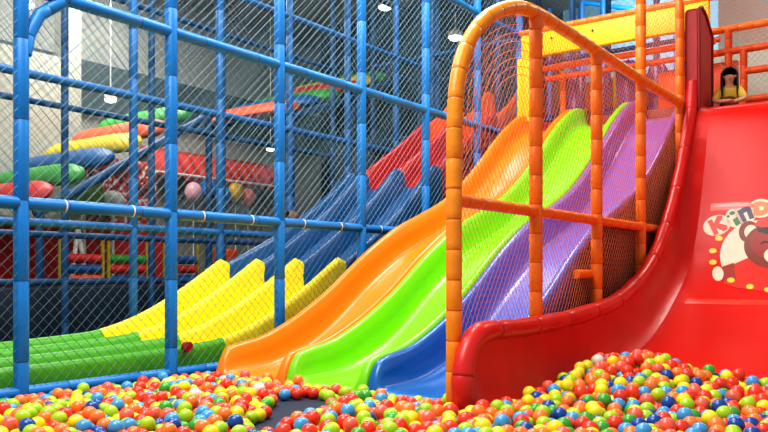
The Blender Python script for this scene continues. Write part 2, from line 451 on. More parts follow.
m = MB(); net(m, [(-5.5, 3.4), (-2.7, 3.4), (-2.7, 4.75), (-5.5, 4.75)], lambda u, v, w: (u, 11.2 + w, v), .05, .002); m.build('net', M_NETO, t, smooth=False)
for i, (x, y, r, mm, lab) in enumerate(((-5.05, 12.35, .17, M_PURP, 'purple hanging bag nearest the yellow side post'), (-4.72, 12.75, .16, M_PURP, 'purple hanging bag beside the olive one'),
        (-4.45, 12.7, .09, M_OLIVE, 'olive yellow hanging bag between purple ones'), (-4.15, 12.3, .2, M_PURP, 'purple hanging bag behind the purple slide top'),
        (-3.78, 12.6, .15, M_PURP, 'purple hanging bag nearest the orange post at the deck'))):
    th = thing('hanging_bag', lab, 'punch bag', (x, y, 3.45))
    m = MB(); m.tube([(x, y, 3.42), (x, y, 3.47), (x, y, 4.2), (x, y, 4.32)], lambda s, r=r: r * (1 - .5 * max(0, abs(s - .5) - .42) / .08), 18); m.build('bag', mm, th)
    m = MB(); m.tube([(x, y, 4.3), (x, y, 4.42)], .012, 8); m.build('strap', M_BLACK, th)

# ------------------------------------------------------------------ orange arch cage
ARCH = [(4.69, 0), (4.69, 1.0), (4.69, 1.5), (4.70, 2.06), (4.75, 2.38), (4.89, 2.64), (5.14, 2.87), (5.5, 3.05), (5.9, 3.14), (6.5, 3.155), (7.47, 3.145), (8.68, 3.13), (10.3, 3.14)]
AX = -2.8
ap = smoothtab(ARCH)
t = thing('arched_net_fence', 'orange padded fence with a rounded arch corner and orange net beside the red slide', 'fence', (AX, 4.69, 0))
m = MB(); m.tube([(AX, y, z) for y, z in ap], lambda s: .056, 18, seam=.21, wob=.04); m.build('arch_rail', [M_ORA, M_ORFD], t)
for y in (6.01, 7.38, 8.71, 10.25):
    top = 3.14 if y < 8 else 5.6
    m = MB(); m.tube([(AX, y, 0), (AX, y, top)], .056, 16, seam=.24, wob=.06); m.build('post', [M_ORF, M_ORFD], t)
m = MB(); m.tube([(AX, 4.72, 1.5), (AX, 10.2, 1.5)], .046, 14, seam=.24, wob=.05); m.build('mid_rail', [M_ORF, M_ORFD], t)
m = MB(); m.tube([(AX, 8.7, 4.75), (AX, 10.25, 4.75)], .042, 14, seam=.24); m.build('upper_rail', [M_ORF, M_ORFD], t)
netpoly = [(4.69, .1)] + [(10.2, .1), (10.25, 3.12)] + [p for p in reversed([(y, z) for y, z in ap if z > 1.9 and y < 10])] 
# convex subset
def hull(pts):
    pts = sorted(set(pts)); lo = []; up = []
    for p in pts:
        while len(lo) > 1 and (lo[-1][0]-lo[-2][0])*(p[1]-lo[-2][1]) - (lo[-1][1]-lo[-2][1])*(p[0]-lo[-2][0]) <= 0: lo.pop()
        lo.append(p)
    for p in reversed(pts):
        while len(up) > 1 and (up[-1][0]-up[-2][0])*(p[1]-up[-2][1]) - (up[-1][1]-up[-2][1])*(p[0]-up[-2][0]) <= 0: up.pop()
        up.append(p)
    return lo[:-1] + up[:-1]
m = MB(); net(m, hull(netpoly), lambda u, v, w: (AX - .02 + w, u, v), .052, .0018, 1.5, sag=.02)
for k in range(1, 9):       # cords drawn round the arch corner
    cy, cz = 5.75, 2.1
    pts = []
    for y, z in ap:
        if z > 1.7 and y < 6.3:
            s_ = 1 - .065 * k; pts.append((AX - .02, cy + (y - cy) * s_, cz + (z - cz) * s_))
    for a, c in zip(pts, pts[1:]): m.cord([a, c], .003)
m.build('net', M_NETO, t, smooth=False)
m = MB(); net(m, [(8.75, 3.2), (10.2, 3.2), (10.2, 4.7), (8.75, 4.7)], lambda u, v, w: (AX + w, u, v), .055, .002); m.build('upper_net', M_NETO, t, smooth=False)

# ------------------------------------------------------------------ red slide
BED = [(3.4, .0), (5.5, .005), (6.4, .03), (7.0, .12), (7.38, .21), (7.9, .34), (8.37, .52), (8.85, .76), (9.2, .98), (9.49, 1.24), (9.72, 1.62), (9.88, 1.99), (10.1, 2.58), (10.25, 2.92), (10.4, 3.04)]
LIPR = [(4.62, .0), (4.58, .2), (4.6, .38), (4.7, .52), (4.9, .58), (5.5, .575), (6.3, .60), (7.0, .65), (7.5, .71), (8.0, .84), (8.4, .99), (8.8, 1.21), (9.1, 1.45), (9.4, 1.75), (9.65, 2.05), (9.9, 2.42), (10.1, 2.75), (10.25, 3.05), (10.32, 3.4)]
bs = smoothtab(BED); ls = smoothtab(LIPR)
t = thing('wide_red_slide', 'wide curved red slide with padded side wall sinking into the ball pit', 'slide', (-.5, 8, 0))
XR = 2.6; BX = -2.44
m = MB()
xs = [BX, -2.2, -1.6, -.8, 0, .9, XR]
m.grid([[(x, y, z) for x in xs] for y, z in bs])
m.grid([[(x, y, -.02 if z < .1 else z - .1) for x in xs] for y, z in bs])
m.build('bed', M_RED, t, angle=60)
M_SEAM = mat('red_seam_highlight', (232, 60, 36), .28, coat=.3)  # highlight along the panel joints, painted in as a lighter red
# seams: thin raised strips across the bed
def bedpt(u, s, d=0.0):
    """u = x; s = arc length along the bed profile"""
    acc = 0
    for a, c in zip(bs, bs[1:]):
        l = math.hypot(c[0]-a[0], c[1]-a[1])
        if acc + l >= s or c is bs[-1]:
            k = (s - acc) / l; ty, tz = (c[0]-a[0]) / l, (c[1]-a[1]) / l
            return (u, a[0] + (c[0]-a[0])*k - tz*d, a[1] + (c[1]-a[1])*k + ty*d)
        acc += l
def arc_at_y(y):
    acc = 0
    for a, c in zip(bs, bs[1:]):
        l = math.hypot(c[0]-a[0], c[1]-a[1])
        if c[0] >= y: return acc + l * (y - a[0]) / (c[0] - a[0])
        acc += l
    return acc
for yy in (9.79, 8.72):
    s0 = arc_at_y(yy); m = MB()
    m.grid([[bedpt(x, s0 + ds, dd) for x in (BX + .12, -1, XR)] for ds, dd in ((-.05, .0), (-.03, .006), (.02, .004), (.05, 0))])
    m.build('seam_strip', M_SEAM, t)
# side wall : loft between bed edge and lip
def param(tab, n):
    L = [0]
    for a, c in zip(tab, tab[1:]): L.append(L[-1] + math.hypot(c[0]-a[0], c[1]-a[1]))
    out = []
    for i in range(n):
        d = L[-1] * i / (n - 1)
        for k in range(len(L) - 1):
            if d <= L[k+1] + 1e-9:
                q = (d - L[k]) / max(1e-9, L[k+1] - L[k]); out.append((tab[k][0] + (tab[k+1][0]-tab[k][0])*q, tab[k][1] + (tab[k+1][1]-tab[k][1])*q)); break
    return out
def wallz(tab, y):
    return interp(tab, y)
rows = []
lipm = [(y, z) for y, z in ls if y >= 4.9]
for (y, z) in [(4.6, .02), (4.585, .2), (4.62, .40), (4.7, .52), (4.8, .56)] + lipm:
    # matching bed point: blend of vertical drop and nearest
    bestd = min(bs, key=lambda p: (p[0]-y)**2 + (p[1]-z)**2)
    vz = interp(bs, y); wgt = min(1, max(0, (z - .65) / .7))
    by = y + (bestd[0] - y) * wgt; bz = vz + (bestd[1] - vz) * wgt
    if y > 10.2: by, bz = bestd
    row = []
    for k in range(9):
        q = k / 8
        ease = q ** 2.2
        xx = BX - .22 * (1 - (1 - q) ** 2.2)
        row.append((xx, by + (y - by) * q, bz + (z - bz) * (q ** 1.35)))
    rows.append(row)
m = MB(); m.grid(rows)
m.build('side_wall', M_REDP, t, angle=70)
rows2 = [[(-2.70, y, z), (-2.70, y, max(0, z - .5))] for y, z in lipm]
m = MB(); m.grid(rows2); m.build('outer_skirt', M_REDD, t)
m = MB(); m.tube([(-2.665 , y, z) for y, z in ls], lambda s: .072 if s > .12 else .078, 18, seam=.62, wob=.12); m.build('padded_lip', [M_REDP, M_REDD], t)
# front flap closing the wall
# tall end panel
m = MB()
poly = [(10.3, 3.0), (10.95, 3.0), (10.95, 4.12), (10.62, 4.31), (10.42, 4.36), (10.3, 4.31)]
m.prism(poly, lambda u, v, d: (d, u, v), -2.76, -2.58)
o = m.build('end_panel', mat('deep_red_padding', (176, 22, 16), .5, var=.1), t, smooth=False)
bv = o.modifiers.new('b', 'BEVEL'); bv.width = .03; bv.segments = 3
m = MB(); m.tube([(-2.58, 10.3, 3.05), (-2.58, 10.3, 4.31), (-2.58, 10.42, 4.36), (-2.58, 10.62, 4.31), (-2.58, 10.95, 4.12), (-2.58, 10.95, 3.05)], .022, 10); m.build('edge_piping', M_REDD, t)
# platform and ledge
m = MB(); m.box((-2.56, 10.4, 2.86), (XR, 10.62, 3.08), bev=.05); m.build('ledge', M_REDP, t)
m = MB(); m.box((-2.56, 10.62, 2.8), (XR, 12.4, 3.0), bev=.02); m.build('platform', M_REDD, t)
m = MB(); m.box((-2.5, 10.5, 0), (XR, 10.6, 2.86)); m.build('back_board', M_REDD, t)

# ------------------------------------------------------------------ emblem on the red slide
cam_loc = Vector((0, 0, 1.0)); F = 785.0; ANG = math.radians(35.93)
def ray(px, py):
    cx, cz = (px - 384) / F, -(py - 272) / F
    return Vector((math.cos(ANG) * cx - math.sin(ANG), math.sin(ANG) * cx + math.cos(ANG), cz))
def on_bed(px, py):
    r = ray(px, py); best = None
    acc = 0
    for a, c in zip(bs, bs[1:]):
        l = math.hypot(c[0]-a[0], c[1]-a[1])
        # solve a+(c-a)k = cam + r t in (y,z)
        dy, dz = c[0]-a[0], c[1]-a[1]
        det = dy * (-r.z) + dz * r.y
        if abs(det) > 1e-9:
            ey, ez = -a[0], 1.0 - a[1]
            k = (ey * (-r.z) + ez * r.y) / det
            tt = (dy * ez - dz * ey) / det
            if -1e-6 <= k <= 1 + 1e-6 and tt > 0: best = (r.x * tt, acc + l * k)
        acc += l
    return best
# measured reference points of the emblem: a local frame laid on the bed (u along x, v along the slope)
O = on_bed(740, 248); E1 = on_bed(750, 247.2); E2 = on_bed(740, 238)
su = (E1[0] - O[0]) / 10; sv = (E2[1] - O[1]) / 10
def el(u, v, d=0.0):          # emblem units: about one pixel each, u right, v up
    # widen slightly up the slope with the plain surface mapping
    q = on_bed(740 + u, 248 - v) or O
    return bedpt(q[0], q[1], d)
slide_root = t
t = bpy.data.objects.new('bear_emblem', None); COL.objects.link(t); t.empty_display_size = .1; t.location = el(0, 0); t['label'] = 'printed bear emblem on a cream disc under colourful letters'
def ell(cx, cy, a, b_, rot=0, n=36):
    return [(cx + a*math.cos(q)*math.cos(rot) - b_*math.sin(q)*math.sin(rot), cy + a*math.cos(q)*math.sin(rot) + b_*math.sin(q)*math.cos(rot)) for q in [2*math.pi*i/n for i in range(n)]]
def decal(name, polys, d, m_, parent=t):
    m = MB()
    for p0 in polys:
        p = []
        for a, c in zip(p0, p0[1:] + p0[:1]):       # subdivide long edges so the print follows the curve
            n_ = max(1, int(math.hypot(c[0]-a[0], c[1]-a[1]) / 4))
            p += [(a[0] + (c[0]-a[0]) * i_ / n_, a[1] + (c[1]-a[1]) * i_ / n_) for i_ in range(n_)]
        # fill with a fan of rings so it follows the curved bed
        c = (sum(q[0] for q in p) / len(p), sum(q[1] for q in p) / len(p))
        rows = [[el(c[0] + (q[0]-c[0]) * k, c[1] + (q[1]-c[1]) * k, d) for q in p] for k in (.02, .1, .2, .3, .4, .5, .6, .7, .8, .9, 1.0)]
        base = m.grid(rows, closed=True); m.face(base[0])
        p = [q for q in p]
        edge = [[el(q[0], q[1], d) for q in p], [el(q[0], q[1], 0) for q in p]]
        m.grid(edge, closed=True)
    return m.build(name, m_, parent, smooth=False)
P_CREAM = mat('print_cream', (244, 214, 186), .45); P_BROWN = mat('print_brown', (128, 52, 38), .45); P_BRD = mat('print_dark_brown', (158, 44, 34), .45)
P_RED = mat('print_red', (214, 40, 24), .4); P_GRN = mat('print_green', (20, 118, 58), .4); P_GRY = mat('print_slate', (72, 66, 92), .4); P_OR = mat('print_orange', (240, 124, 60), .4)
P_YEL = mat('print_yellow', (250, 205, 60), .4); P_BLK = mat('print_black', (30, 20, 24), .4)
def tr(pts, ox, oy, rot, s=1.0): return [(ox + s*(x*math.cos(rot) - y*math.sin(rot)), oy + s*(x*math.sin(rot) + y*math.cos(rot))) for x, y in pts]
decal('disc', [[(u_, max(v_, -21)) for u_, v_ in ell(22, -8, 42, 36)]], .003, P_CREAM)
KC, IC, NC, DC = (-22, 23), (-4.5, 27.5), (6, 34.5), (21, 39.5)
decal('letter_outline', [ell(KC[0]-1, KC[1]-.5, 14, 10, .3), ell(IC[0]-1.5, IC[1]+2, 8, 9.5, .5), ell(NC[0], NC[1], 11, 10, .4), ell(DC[0], DC[1], 12, 9.5, .1)], .004, P_CREAM)
decal('letter_k', [tr(p_, KC[0]-.5, KC[1]-.5, .45, 1.12) for p_ in ([(-6.5,-7),(-2,-7),(-2,7),(-6.5,7)], [(-2.5,-1.5),(-2.5,2.5),(3.5,7.8),(7.5,6),(6.5,3.5)], [(-2.5,1.5),(0,2.6),(8,-4),(6.5,-7.2),(2.5,-7),(-2.5,-1)])], .006, P_RED)
decal('letter_i', [tr([(-2.6,-5.5),(2.6,-5.5),(2.6,1.6),(-2.6,1.6)], IC[0]+.3, IC[1]+.5, .5, 1.05), ell(IC[0]-3.2, IC[1]+7.2, 3, 1.9, .3), ell(IC[0]-7.2, IC[1]+4, 1.7, 1.3)], .006, P_GRN)
decal('letter_n', [tr([(-6,-6),(-2,-6),(-2,6),(-6,6)], NC[0], NC[1]-.5, .5, 1.1), tr([(-3,6),(-2.5,1.5),(2.5,2.5),(5.5,2.5),(4,6),(1,7)], NC[0], NC[1]-1, .35, 1.1), tr([(1.2,-6.5),(5.8,-6.5),(5.8,5),(1.2,5)], NC[0], NC[1], .35, 1.1)], .006, P_GRY)
decal('letter_d', [tr([(-7.5,-6),(0,-7),(5,-5.5),(8,0),(6,5),(0,6.8),(-6.5,6)], DC[0], DC[1], .1, 1.05)], .006, P_OR)
decal('letter_counter', [tr([(-2,-2),(1.5,-2),(2.8,0),(1.5,2),(-2,2)], DC[0]+.5, DC[1], .1)], .0075, P_CREAM)
# bear
decal('bear_body', [[(-14, -20), (8, -10), (30, -16), (50, -22), (56, -44), (20, -43), (-4, -40), (-16, -36)]], .0045, P_RED)
decal('bear_arm', [[(-18, -19), (-6, -15), (-4, -33), (-17, -33)]], .005, P_BRD)
decal('bear_paw', [ell(-22, -26, 5.6, 7.2, .1)], .006, P_CREAM)
decal('bear_ear', [ell(9, 16, 10, 11, -.4)], .005, P_BROWN); decal('inner_ear', [ell(11, 16, 6.5, 7, -.4)], .0058, P_CREAM)
decal('bear_head', [ell(31, 2, 27, 22, .05)], .0065, P_BROWN); decal('bear_forehead', [ell(34, 6, 24, 18, .05)], .0075, P_BRD)
decal('bear_muzzle', [ell(38, -8, 14, 9)], .0085, P_CREAM); decal('bear_nose', [ell(42, -4, 5, 3.2)], .0095, P_BLK)
decal('bear_cap', [[(14, 22), (20, 30), (40, 32), (58, 24), (56, 18), (34, 19)]], .0085, P_RED); decal('cap_brim', [[(17, 19), (30, 21), (48, 17), (50, 12), (30, 13), (18, 16)]], .0095, P_BLK)
decal('bear_eye', [[(20, 4), (24, 7), (29, 6), (29, 4.8), (24, 5.6), (21, 3.2)]], .0095, P_BLK)
for q in (( -21, 9.5), (-27, -3), (-27, -14.5), (-9, -32.5), (10, -39), (28, -42)):
    decal('yellow_dot', [ell(q[0], q[1], 3.8, 2.5)], .0058, P_YEL)

loc_ = t.location.copy(); t.parent = slide_root; t.location = loc_ - slide_root.location
# ------------------------------------------------------------------ platform fence behind
t = thing('platform_fence', 'orange padded fence with white net at the back of the red platform', 'fence', (-1, 11.9, 3))
for x0, x1, z in ((-2.95, 2.6, 4.45), (-2.95, 2.6, 4.13), (-2.38, 2.6, 3.82), (-2.38, 2.6, 3.42)):
    m = MB(); m.tube([(x0, 11.9, z), (x1, 11.9, z)], .05, 14, seam=.2, wob=.06); m.build('rail', [M_ORR if z < 4.4 else M_ORF, M_ORFD], t)
for x, z1 in ((-2.58, 4.44), (-2.38, 4.12), (-1.3, 4.44), (-.1, 4.44), (1.2, 4.44)):
    m = MB(); m.tube([(x, 11.9, 3.0), (x, 11.9, z1)], .05, 14, seam=.2); m.build('post', [M_ORR, M_ORFD], t)
m = MB(); net(m, [(-2.7, 3.05), (2.6, 3.05), (2.6, 4.45), (-2.7, 4.45)], lambda u, v, w: (u, 11.95 + w, v), .06, .003); m.build('net', M_NETW, t, smooth=False)
m = MB(); net(m, [(0, 0), (1.6, 0), (1.6, .9), (0, 1.5)], lambda u, v, w: (-2.75 + u * .6, 11.1 + u * .5, 4.4 - .35 * u + v * .6), .06, .002); m.build('sloping_net', M_NETO, t, smooth=False)

# ------------------------------------------------------------------ people
def skin(name, joints, bones, m_, parent, root=0, sub=2):
    me = bpy.data.meshes.new(name); me.from_pydata([j[0] for j in joints], bones, []); me.materials.append(m_)
    o = bpy.data.objects.new(name, me); COL.objects.link(o)
    o.modifiers.new('skin', 'SKIN').use_smooth_shade = True
    if not me.skin_vertices: 
        me.skin_vertices  # created with the modifier below
    bpy.context.view_layer.objects.active = o
    if not me.skin_vertices:
        bpy.ops.mesh.customdata_skin_add()
    for i, j in enumerate(joints):
        sv_ = me.skin_vertices[0].data[i]; r = j[1]; sv_.radius = (r, r) if not isinstance(r, tuple) else r
        sv_.use_root = (i == root)
    s_ = o.modifiers.new('sub', 'SUBSURF'); s_.levels = sub; s_.render_levels = sub
    if parent: o.parent = parent; o.matrix_parent_inverse = parent.matrix_basis.inverted()
    return o
def person(loc, yaw, H, pose, label, skinm, hairm, shirtm, sleeve, lowm, longhair):
    """local axes: -Y is the facing direction. joints given per pose"""
    rot = Matrix.Translation(loc) @ Matrix.Rotation(yaw, 4, 'Z')
    T = lambda p: tuple(rot @ Vector((p[0]*H, p[1]*H, p[2]*H)))
    t = thing('person', label, 'person', loc)
    J = pose
    names = list(J.keys()); idx = {n: i for i, n in enumerate(names)}
    joints = [(T(J[n][0]), J[n][1] * H) for n in names]
    B = [('pel','waist'),('waist','chest'),('chest','neck'),('neck','jaw'),('jaw','skull')]
    for s in 'LR':
        B += [('chest','sh'+s),('sh'+s,'el'+s),('el'+s,'wr'+s),('wr'+s,'pa'+s),('pel','hip'+s),('hip'+s,'kn'+s),('kn'+s,'an'+s),('an'+s,'to'+s)]
        for k, a in enumerate((-.34, -.12, .1, .32)):
            pa = Vector(J['pa'+s][0]); wr = Vector(J['wr'+s][0]); d = (pa - wr).normalized()
            sd = d.cross(Vector((0, 0, 1)));  sd = sd.normalized() if sd.length > .1 else Vector((1, 0, 0))
            l = (.030, .036, .034, .027)[k]
            for q, nm in ((.55, 'a'), (1, 'b')):
                n_ = 'f%s%d%s' % (s, k, nm); p = pa + sd * a * .04 + (d * .9 + sd * a * .3 + Vector((0, 0, -.25 * q))) * l * q * 1.3
                names.append(n_); idx[n_] = len(names) - 1; joints.append((T(p), .0052 * H))
            B += [('pa'+s, 'f%s%da' % (s, k)), ('f%s%da' % (s, k), 'f%s%db' % (s, k))]
        n_ = 'th' + s; sg = 1 if s == 'L' else -1
        p = wr.lerp(pa, .5) + sd * .022 * -sg + d * .02
        names.append(n_); idx[n_] = len(names) - 1; joints.append((T(p), .006 * H)); B.append(('wr'+s, n_))
    body = skin('body', joints, [(idx[a], idx[c]) for a, c in B], skinm, t)
    # shirt and trousers as shells around the same joints
    def shell(nm, keys, bones, grow, m_, root):
        jj = [(T(J[k][0]), J[k][1] * H * grow) for k in keys]; ii = {k: i for i, k in enumerate(keys)}
        return skin(nm, jj, [(ii[a], ii[c]) for a, c in bones], m_, t, ii[root])
    J2 = dict(J)
    shell('shirt', ['pel','waist','chest','shL','shR','elL','elR'] , [('pel','waist'),('waist','chest'),('chest','shL'),('chest','shR'),('shL','elL'),('shR','elR')], 1.36, shirtm, 'pel')
    if sleeve is not None:
        shell('pinafore', ['pel','waist','chest'], [('pel','waist'),('waist','chest')], 1.56, sleeve, 'pel')
    shell('trousers', ['pel','hipL','hipR','knL','knR','anL','anR'], [('pel','hipL'),('pel','hipR'),('hipL','knL'),('hipR','knR'),('knL','anL'),('knR','anR')], 1.18, lowm, 'pel')
    # face
    sk = Vector(J['skull'][0]); jw = Vector(J['jaw'][0]); c = sk.lerp(jw, .35); r = J['skull'][1]
    def local_ball(nm, off, rr, m_, sc=(1, 1, 1)):
        m = MB(); p = T(c + Vector(off)); m.sphere(p, rr * H, seg=14, ring=10, sc=sc); return m.build(nm, m_, body)
    for sg in (-1, 1):
        local_ball('eye', (sg * r * .38, -r * .98, r * .02), r * .08, M_BLACK)
        local_ball('ear', (sg * r * .84, 0, -r * .05), r * .2, skinm)
    local_ball('nose', (0, -r * 1.08, -r * .25), r * .14, skinm)
    local_ball('mouth', (0, -r * .93, -r * .62), r * .2, M_MOUTH, (1.1, .5, .35))
    # hair: cap with open face
    m = MB(); rows = []
    for i in range(13):
        th = math.pi * i / 12 * (.98 if longhair else .72)
        row = []
        for j in range(25):
            ph = math.radians(-90 + 58) + math.radians(360 - 116) * j / 24
            if i < 3: ph = math.radians(-90 + 58 * i / 3) + math.radians(360 - 116 * i / 3) * j / 24
            drop = 0; rad = r * 1.17 * math.sin(th) if th < math.pi / 2 else r * 1.17
            zz = r * 1.2 * math.cos(th) if th < math.pi / 2 else -(th - math.pi / 2) * r * (2.0 if longhair else 1.0)
            row.append(T(c + Vector((rad * math.cos(ph) * (1 + .04 * math.sin(j * 3)), rad * math.sin(ph) * 1.05, zz + r * .1))))
        rows.append(row)
    m.grid(rows); h = m.build('hair', hairm, t, angle=80)
    sd_ = h.modifiers.new('s', 'SOLIDIFY'); sd_.thickness = .012 * H; sd_.offset = 0
    return t
kid = {
 'pel': ((0, .10, .07), .075), 'waist': ((0, .06, .16), .062), 'chest': ((0, -.02, .27), .07), 'neck': ((0, -.04, .335), .032), 'jaw': ((0, -.065, .39), .055), 'skull': ((0, -.06, .45), .072),
 'shL': ((.095, -.03, .285), .036), 'elL': ((.15, -.16, .16), .027), 'wrL': ((.05, -.23, .12), .02), 'paL': ((.005, -.235, .12), .02),
 'shR': ((-.095, -.03, .285), .036), 'elR': ((-.15, -.16, .15), .027), 'wrR': ((-.05, -.255, .125), .02), 'paR': ((-.005, -.27, .13), .02),
 'hipL': ((.06, .10, .06), .06), 'knL': ((.10, -.09, .05), .042), 'anL': ((.10, .13, .035), .028), 'toL': ((.10, .21, .03), .022),
 'hipR': ((-.06, .10, .06), .06), 'knR': ((-.10, -.09, .05), .042), 'anR': ((-.10, .13, .035), .028), 'toR': ((-.10, .21, .03), .022)}
person((-2.36, 10.93, 3.02), math.radians(14), 1.2, kid, 'young child with long dark hair in yellow sleeves leaning on the red ledge, arms folded', M_SKIN, M_HAIR, M_SHY, M_SHB, M_JEAN, True)
ad = {
 'pel': ((0, 0, .52), .085), 'waist': ((0, 0, .62), .072), 'chest': ((0, 0, .75), .085), 'neck': ((0, 0, .84), .035), 'jaw': ((0, -.01, .88), .045), 'skull': ((0, 0, .935), .056),
 'shL': ((.115, 0, .79), .04), 'elL': ((.15, -.06, .62), .028), 'wrL': ((.10, -.18, .62), .02), 'paL': ((.07, -.215, .63), .02),
 'shR': ((-.115, 0, .79), .04), 'elR': ((-.15, -.03, .62), .028), 'wrR': ((-.12, -.14, .56), .02), 'paR': ((-.11, -.18, .55), .02),
 'hipL': ((.05, 0, .49), .065), 'knL': ((.055, -.01, .27), .045), 'anL': ((.055, .01, .04), .028), 'toL': ((.06, -.08, .02), .022),
 'hipR': ((-.05, 0, .49), .065), 'knR': ((-.055, -.01, .27), .045), 'anR': ((-.055, .01, .04), .028), 'toR': ((-.06, -.08, .02), .022)}
person((-7.99, 8.66, 0.0), math.radians(-25), 1.93, ad, 'standing adult in a cream top with brown hair, behind the rainbow slide', M_SKIN, M_HAIRB, M_SHW, None, M_JEAN, False)

# ------------------------------------------------------------------ roller ramps far left
def ramp(y0, z0, y1, z1, cols, label):
    t = thing('roller_ramp', label, 'slide ramp', (-10.6, y0, 0))
    n = len(cols); x1, x0 = -10.45, -12.9
    L = math.hypot(y1-y0, z1-z0); ty, tz = (y1-y0)/L, (z1-z0)/L
    for x in (x1 + .05, x0 - .05):
        m = MB(); m.tube([(x, y0 - .08*ty, z0 - .08*tz), (x, y1 + .08*ty, z1 + .08*tz)], .07, 12); m.build('stringer', M_BLUE3, t)
    for i, (c, lb) in enumerate(cols):
        s = (i + .5) / n; y = y0 + (y1-y0)*s - tz*.2; z = z0 + (z1-z0)*s + ty*.2
        rr = L / n * .5
        m = MB(); rws = []
        for q, sc_ in ((0, .3), (.02, .7), (.06, .95), (.12, 1), (.3, 1), (.5, 1), (.7, 1), (.84, .95), (.93, .8), (.985, .5), (1, .2)):
            xx = x0 + (x1 - .05 - x0) * q; hw = rr * .98 * sc_; ht = .14 * sc_; dz = -.06 * max(0, q - .8) / .2
            rws.append([(xx, y + ty * hw * math.cos(w_) - tz * ht * math.sin(w_), z + dz + tz * hw * math.cos(w_) + ty * ht * math.sin(w_)) for w_ in [2 * math.pi * g_ / 20 for g_ in range(20)]])
        bb_ = m.grid(rws, closed=True); m.face(bb_[0]); m.face(bb_[-1])
        o = m.build('roller', [c, M_BLUED if c is M_BLUE3 else c], t); o['label'] = lb + ' padded roller'
    for yy, zz in ((y0, z0), (y1, z1)):
        m = MB(); m.tube([(x1 + .05, yy, 0), (x1 + .05, yy, zz)], .06, 12); m.build('leg', M_BLUE3, t)
RY = mat('ramp_yellow', (236, 206, 40), .5); RG = mat('ramp_green', (60, 160, 54), .5); RR = mat('ramp_red', (214, 44, 34), .5); RO = mat('ramp_orange', (236, 96, 50), .5); RB = mat('ramp_blue', (18, 88, 150), .5)
ramp(6.1, 1.85, 9.2, 3.7, [(RR, 'red'), (RG, 'green'), (RB, 'blue'), (RY, 'yellow'), (RO, 'orange'), (RG, 'green')], 'rainbow roller ramp rising beyond the net at the left, in front of the cream wall')
ramp(11.3, 4.0, 13.2, 4.72, [(RO, 'orange'), (RB, 'blue'), (RG, 'green')], 'rainbow roller ramp segment with orange, blue and green rollers, at middle height')
ramp(13.45, 4.85, 14.9, 5.45, [(RR, 'red'), (RY, 'yellow'), (RG, 'green')], 'highest rainbow roller ramp segment before the dark partition')

# ------------------------------------------------------------------ left background
m = MB(); m.box((-10.3, 0.5, 0), (-10.05, 12.2, .8), bev=.04)
tag(m.build('padded_wall', M_NAVYW), 'low navy padded barrier behind the green run-out', 'barrier')
m = MB(); m.tube([(-10.1, .5, .86), (-10.1, 12.2, .86)], .05, 12, seam=.8); tag(m.build('top_pad', [M_BLUE3, M_BLUED]), 'dark blue pad rail on top of the low navy barrier', 'rail')
b = MB(); b.box((-13.25, 2.5, 0), (-13.1, 10.6, 1.85)); struct('wall_lower_left', b, M_RWALL)
# mural
def mural_mat():
    m = bpy.data.materials.new('speckled_red_mural'); m.use_nodes = True; nt = m.node_tree; b_ = nt.nodes['Principled BSDF']
    tc = nt.nodes.new('ShaderNodeTexCoord'); v = nt.nodes.new('ShaderNodeTexVoronoi'); v.inputs['Scale'].default_value = 5
    n = nt.nodes.new('ShaderNodeTexNoise'); n.inputs['Scale'].default_value = 4
    mx = nt.nodes.new('ShaderNodeVectorMath'); mx.operation = 'ADD'
    nt.links.new(tc.outputs['Object'], mx.inputs[0]); nt.links.new(n.outputs['Color'], mx.inputs[1]); nt.links.new(mx.outputs[0], v.inputs['Vector'])
    r = nt.nodes.new('ShaderNodeValToRGB'); r.color_ramp.interpolation = 'CONSTANT'; e = r.color_ramp.elements
    e[0].color = rgb(244, 232, 220); e[0].position = 0; e[1].color = rgb(222, 80, 56); e[1].position = .3
    x = e.new(.45); x.color = rgb(200, 58, 44); x = e.new(.62); x.color = rgb(96, 40, 40)
    nt.links.new(v.outputs['Distance'], r.inputs['Fac']); nt.links.new(r.outputs['Color'], b_.inputs['Base Color']); b_.inputs['Roughness'].default_value = .7
    return m
m = MB(); m.box((-13.25, 8.65, 1.86), (-13.1, 10.2, 3.2), bev=.01); tag(m.build('mural_board', mural_mat()), 'red board speckled with white shapes above the plain red wall', 'board')
for y, z, r_, c, lb in ((8.4, 2.4, .36, mat('lime_balloon', (150, 190, 50), .4), 'large lime green ball under the lowest roller ramp'), (9.0, 2.32, .22, M_WHITE, 'large white ball before the speckled red board')):
    th = thing('display_ball', lb, 'ball', (-12.85, y, 0)); m = MB(); m.sphere((-12.85, y, z), r_, seg=28, ring=18); m.build('ball', c, th)
    m = MB(); m.tube([(-12.85, y, z - r_ + .02), (-12.85, y, 1.3), (-12.85, y, 0)], .03, 10); m.build('stand', M_WHITE, th)
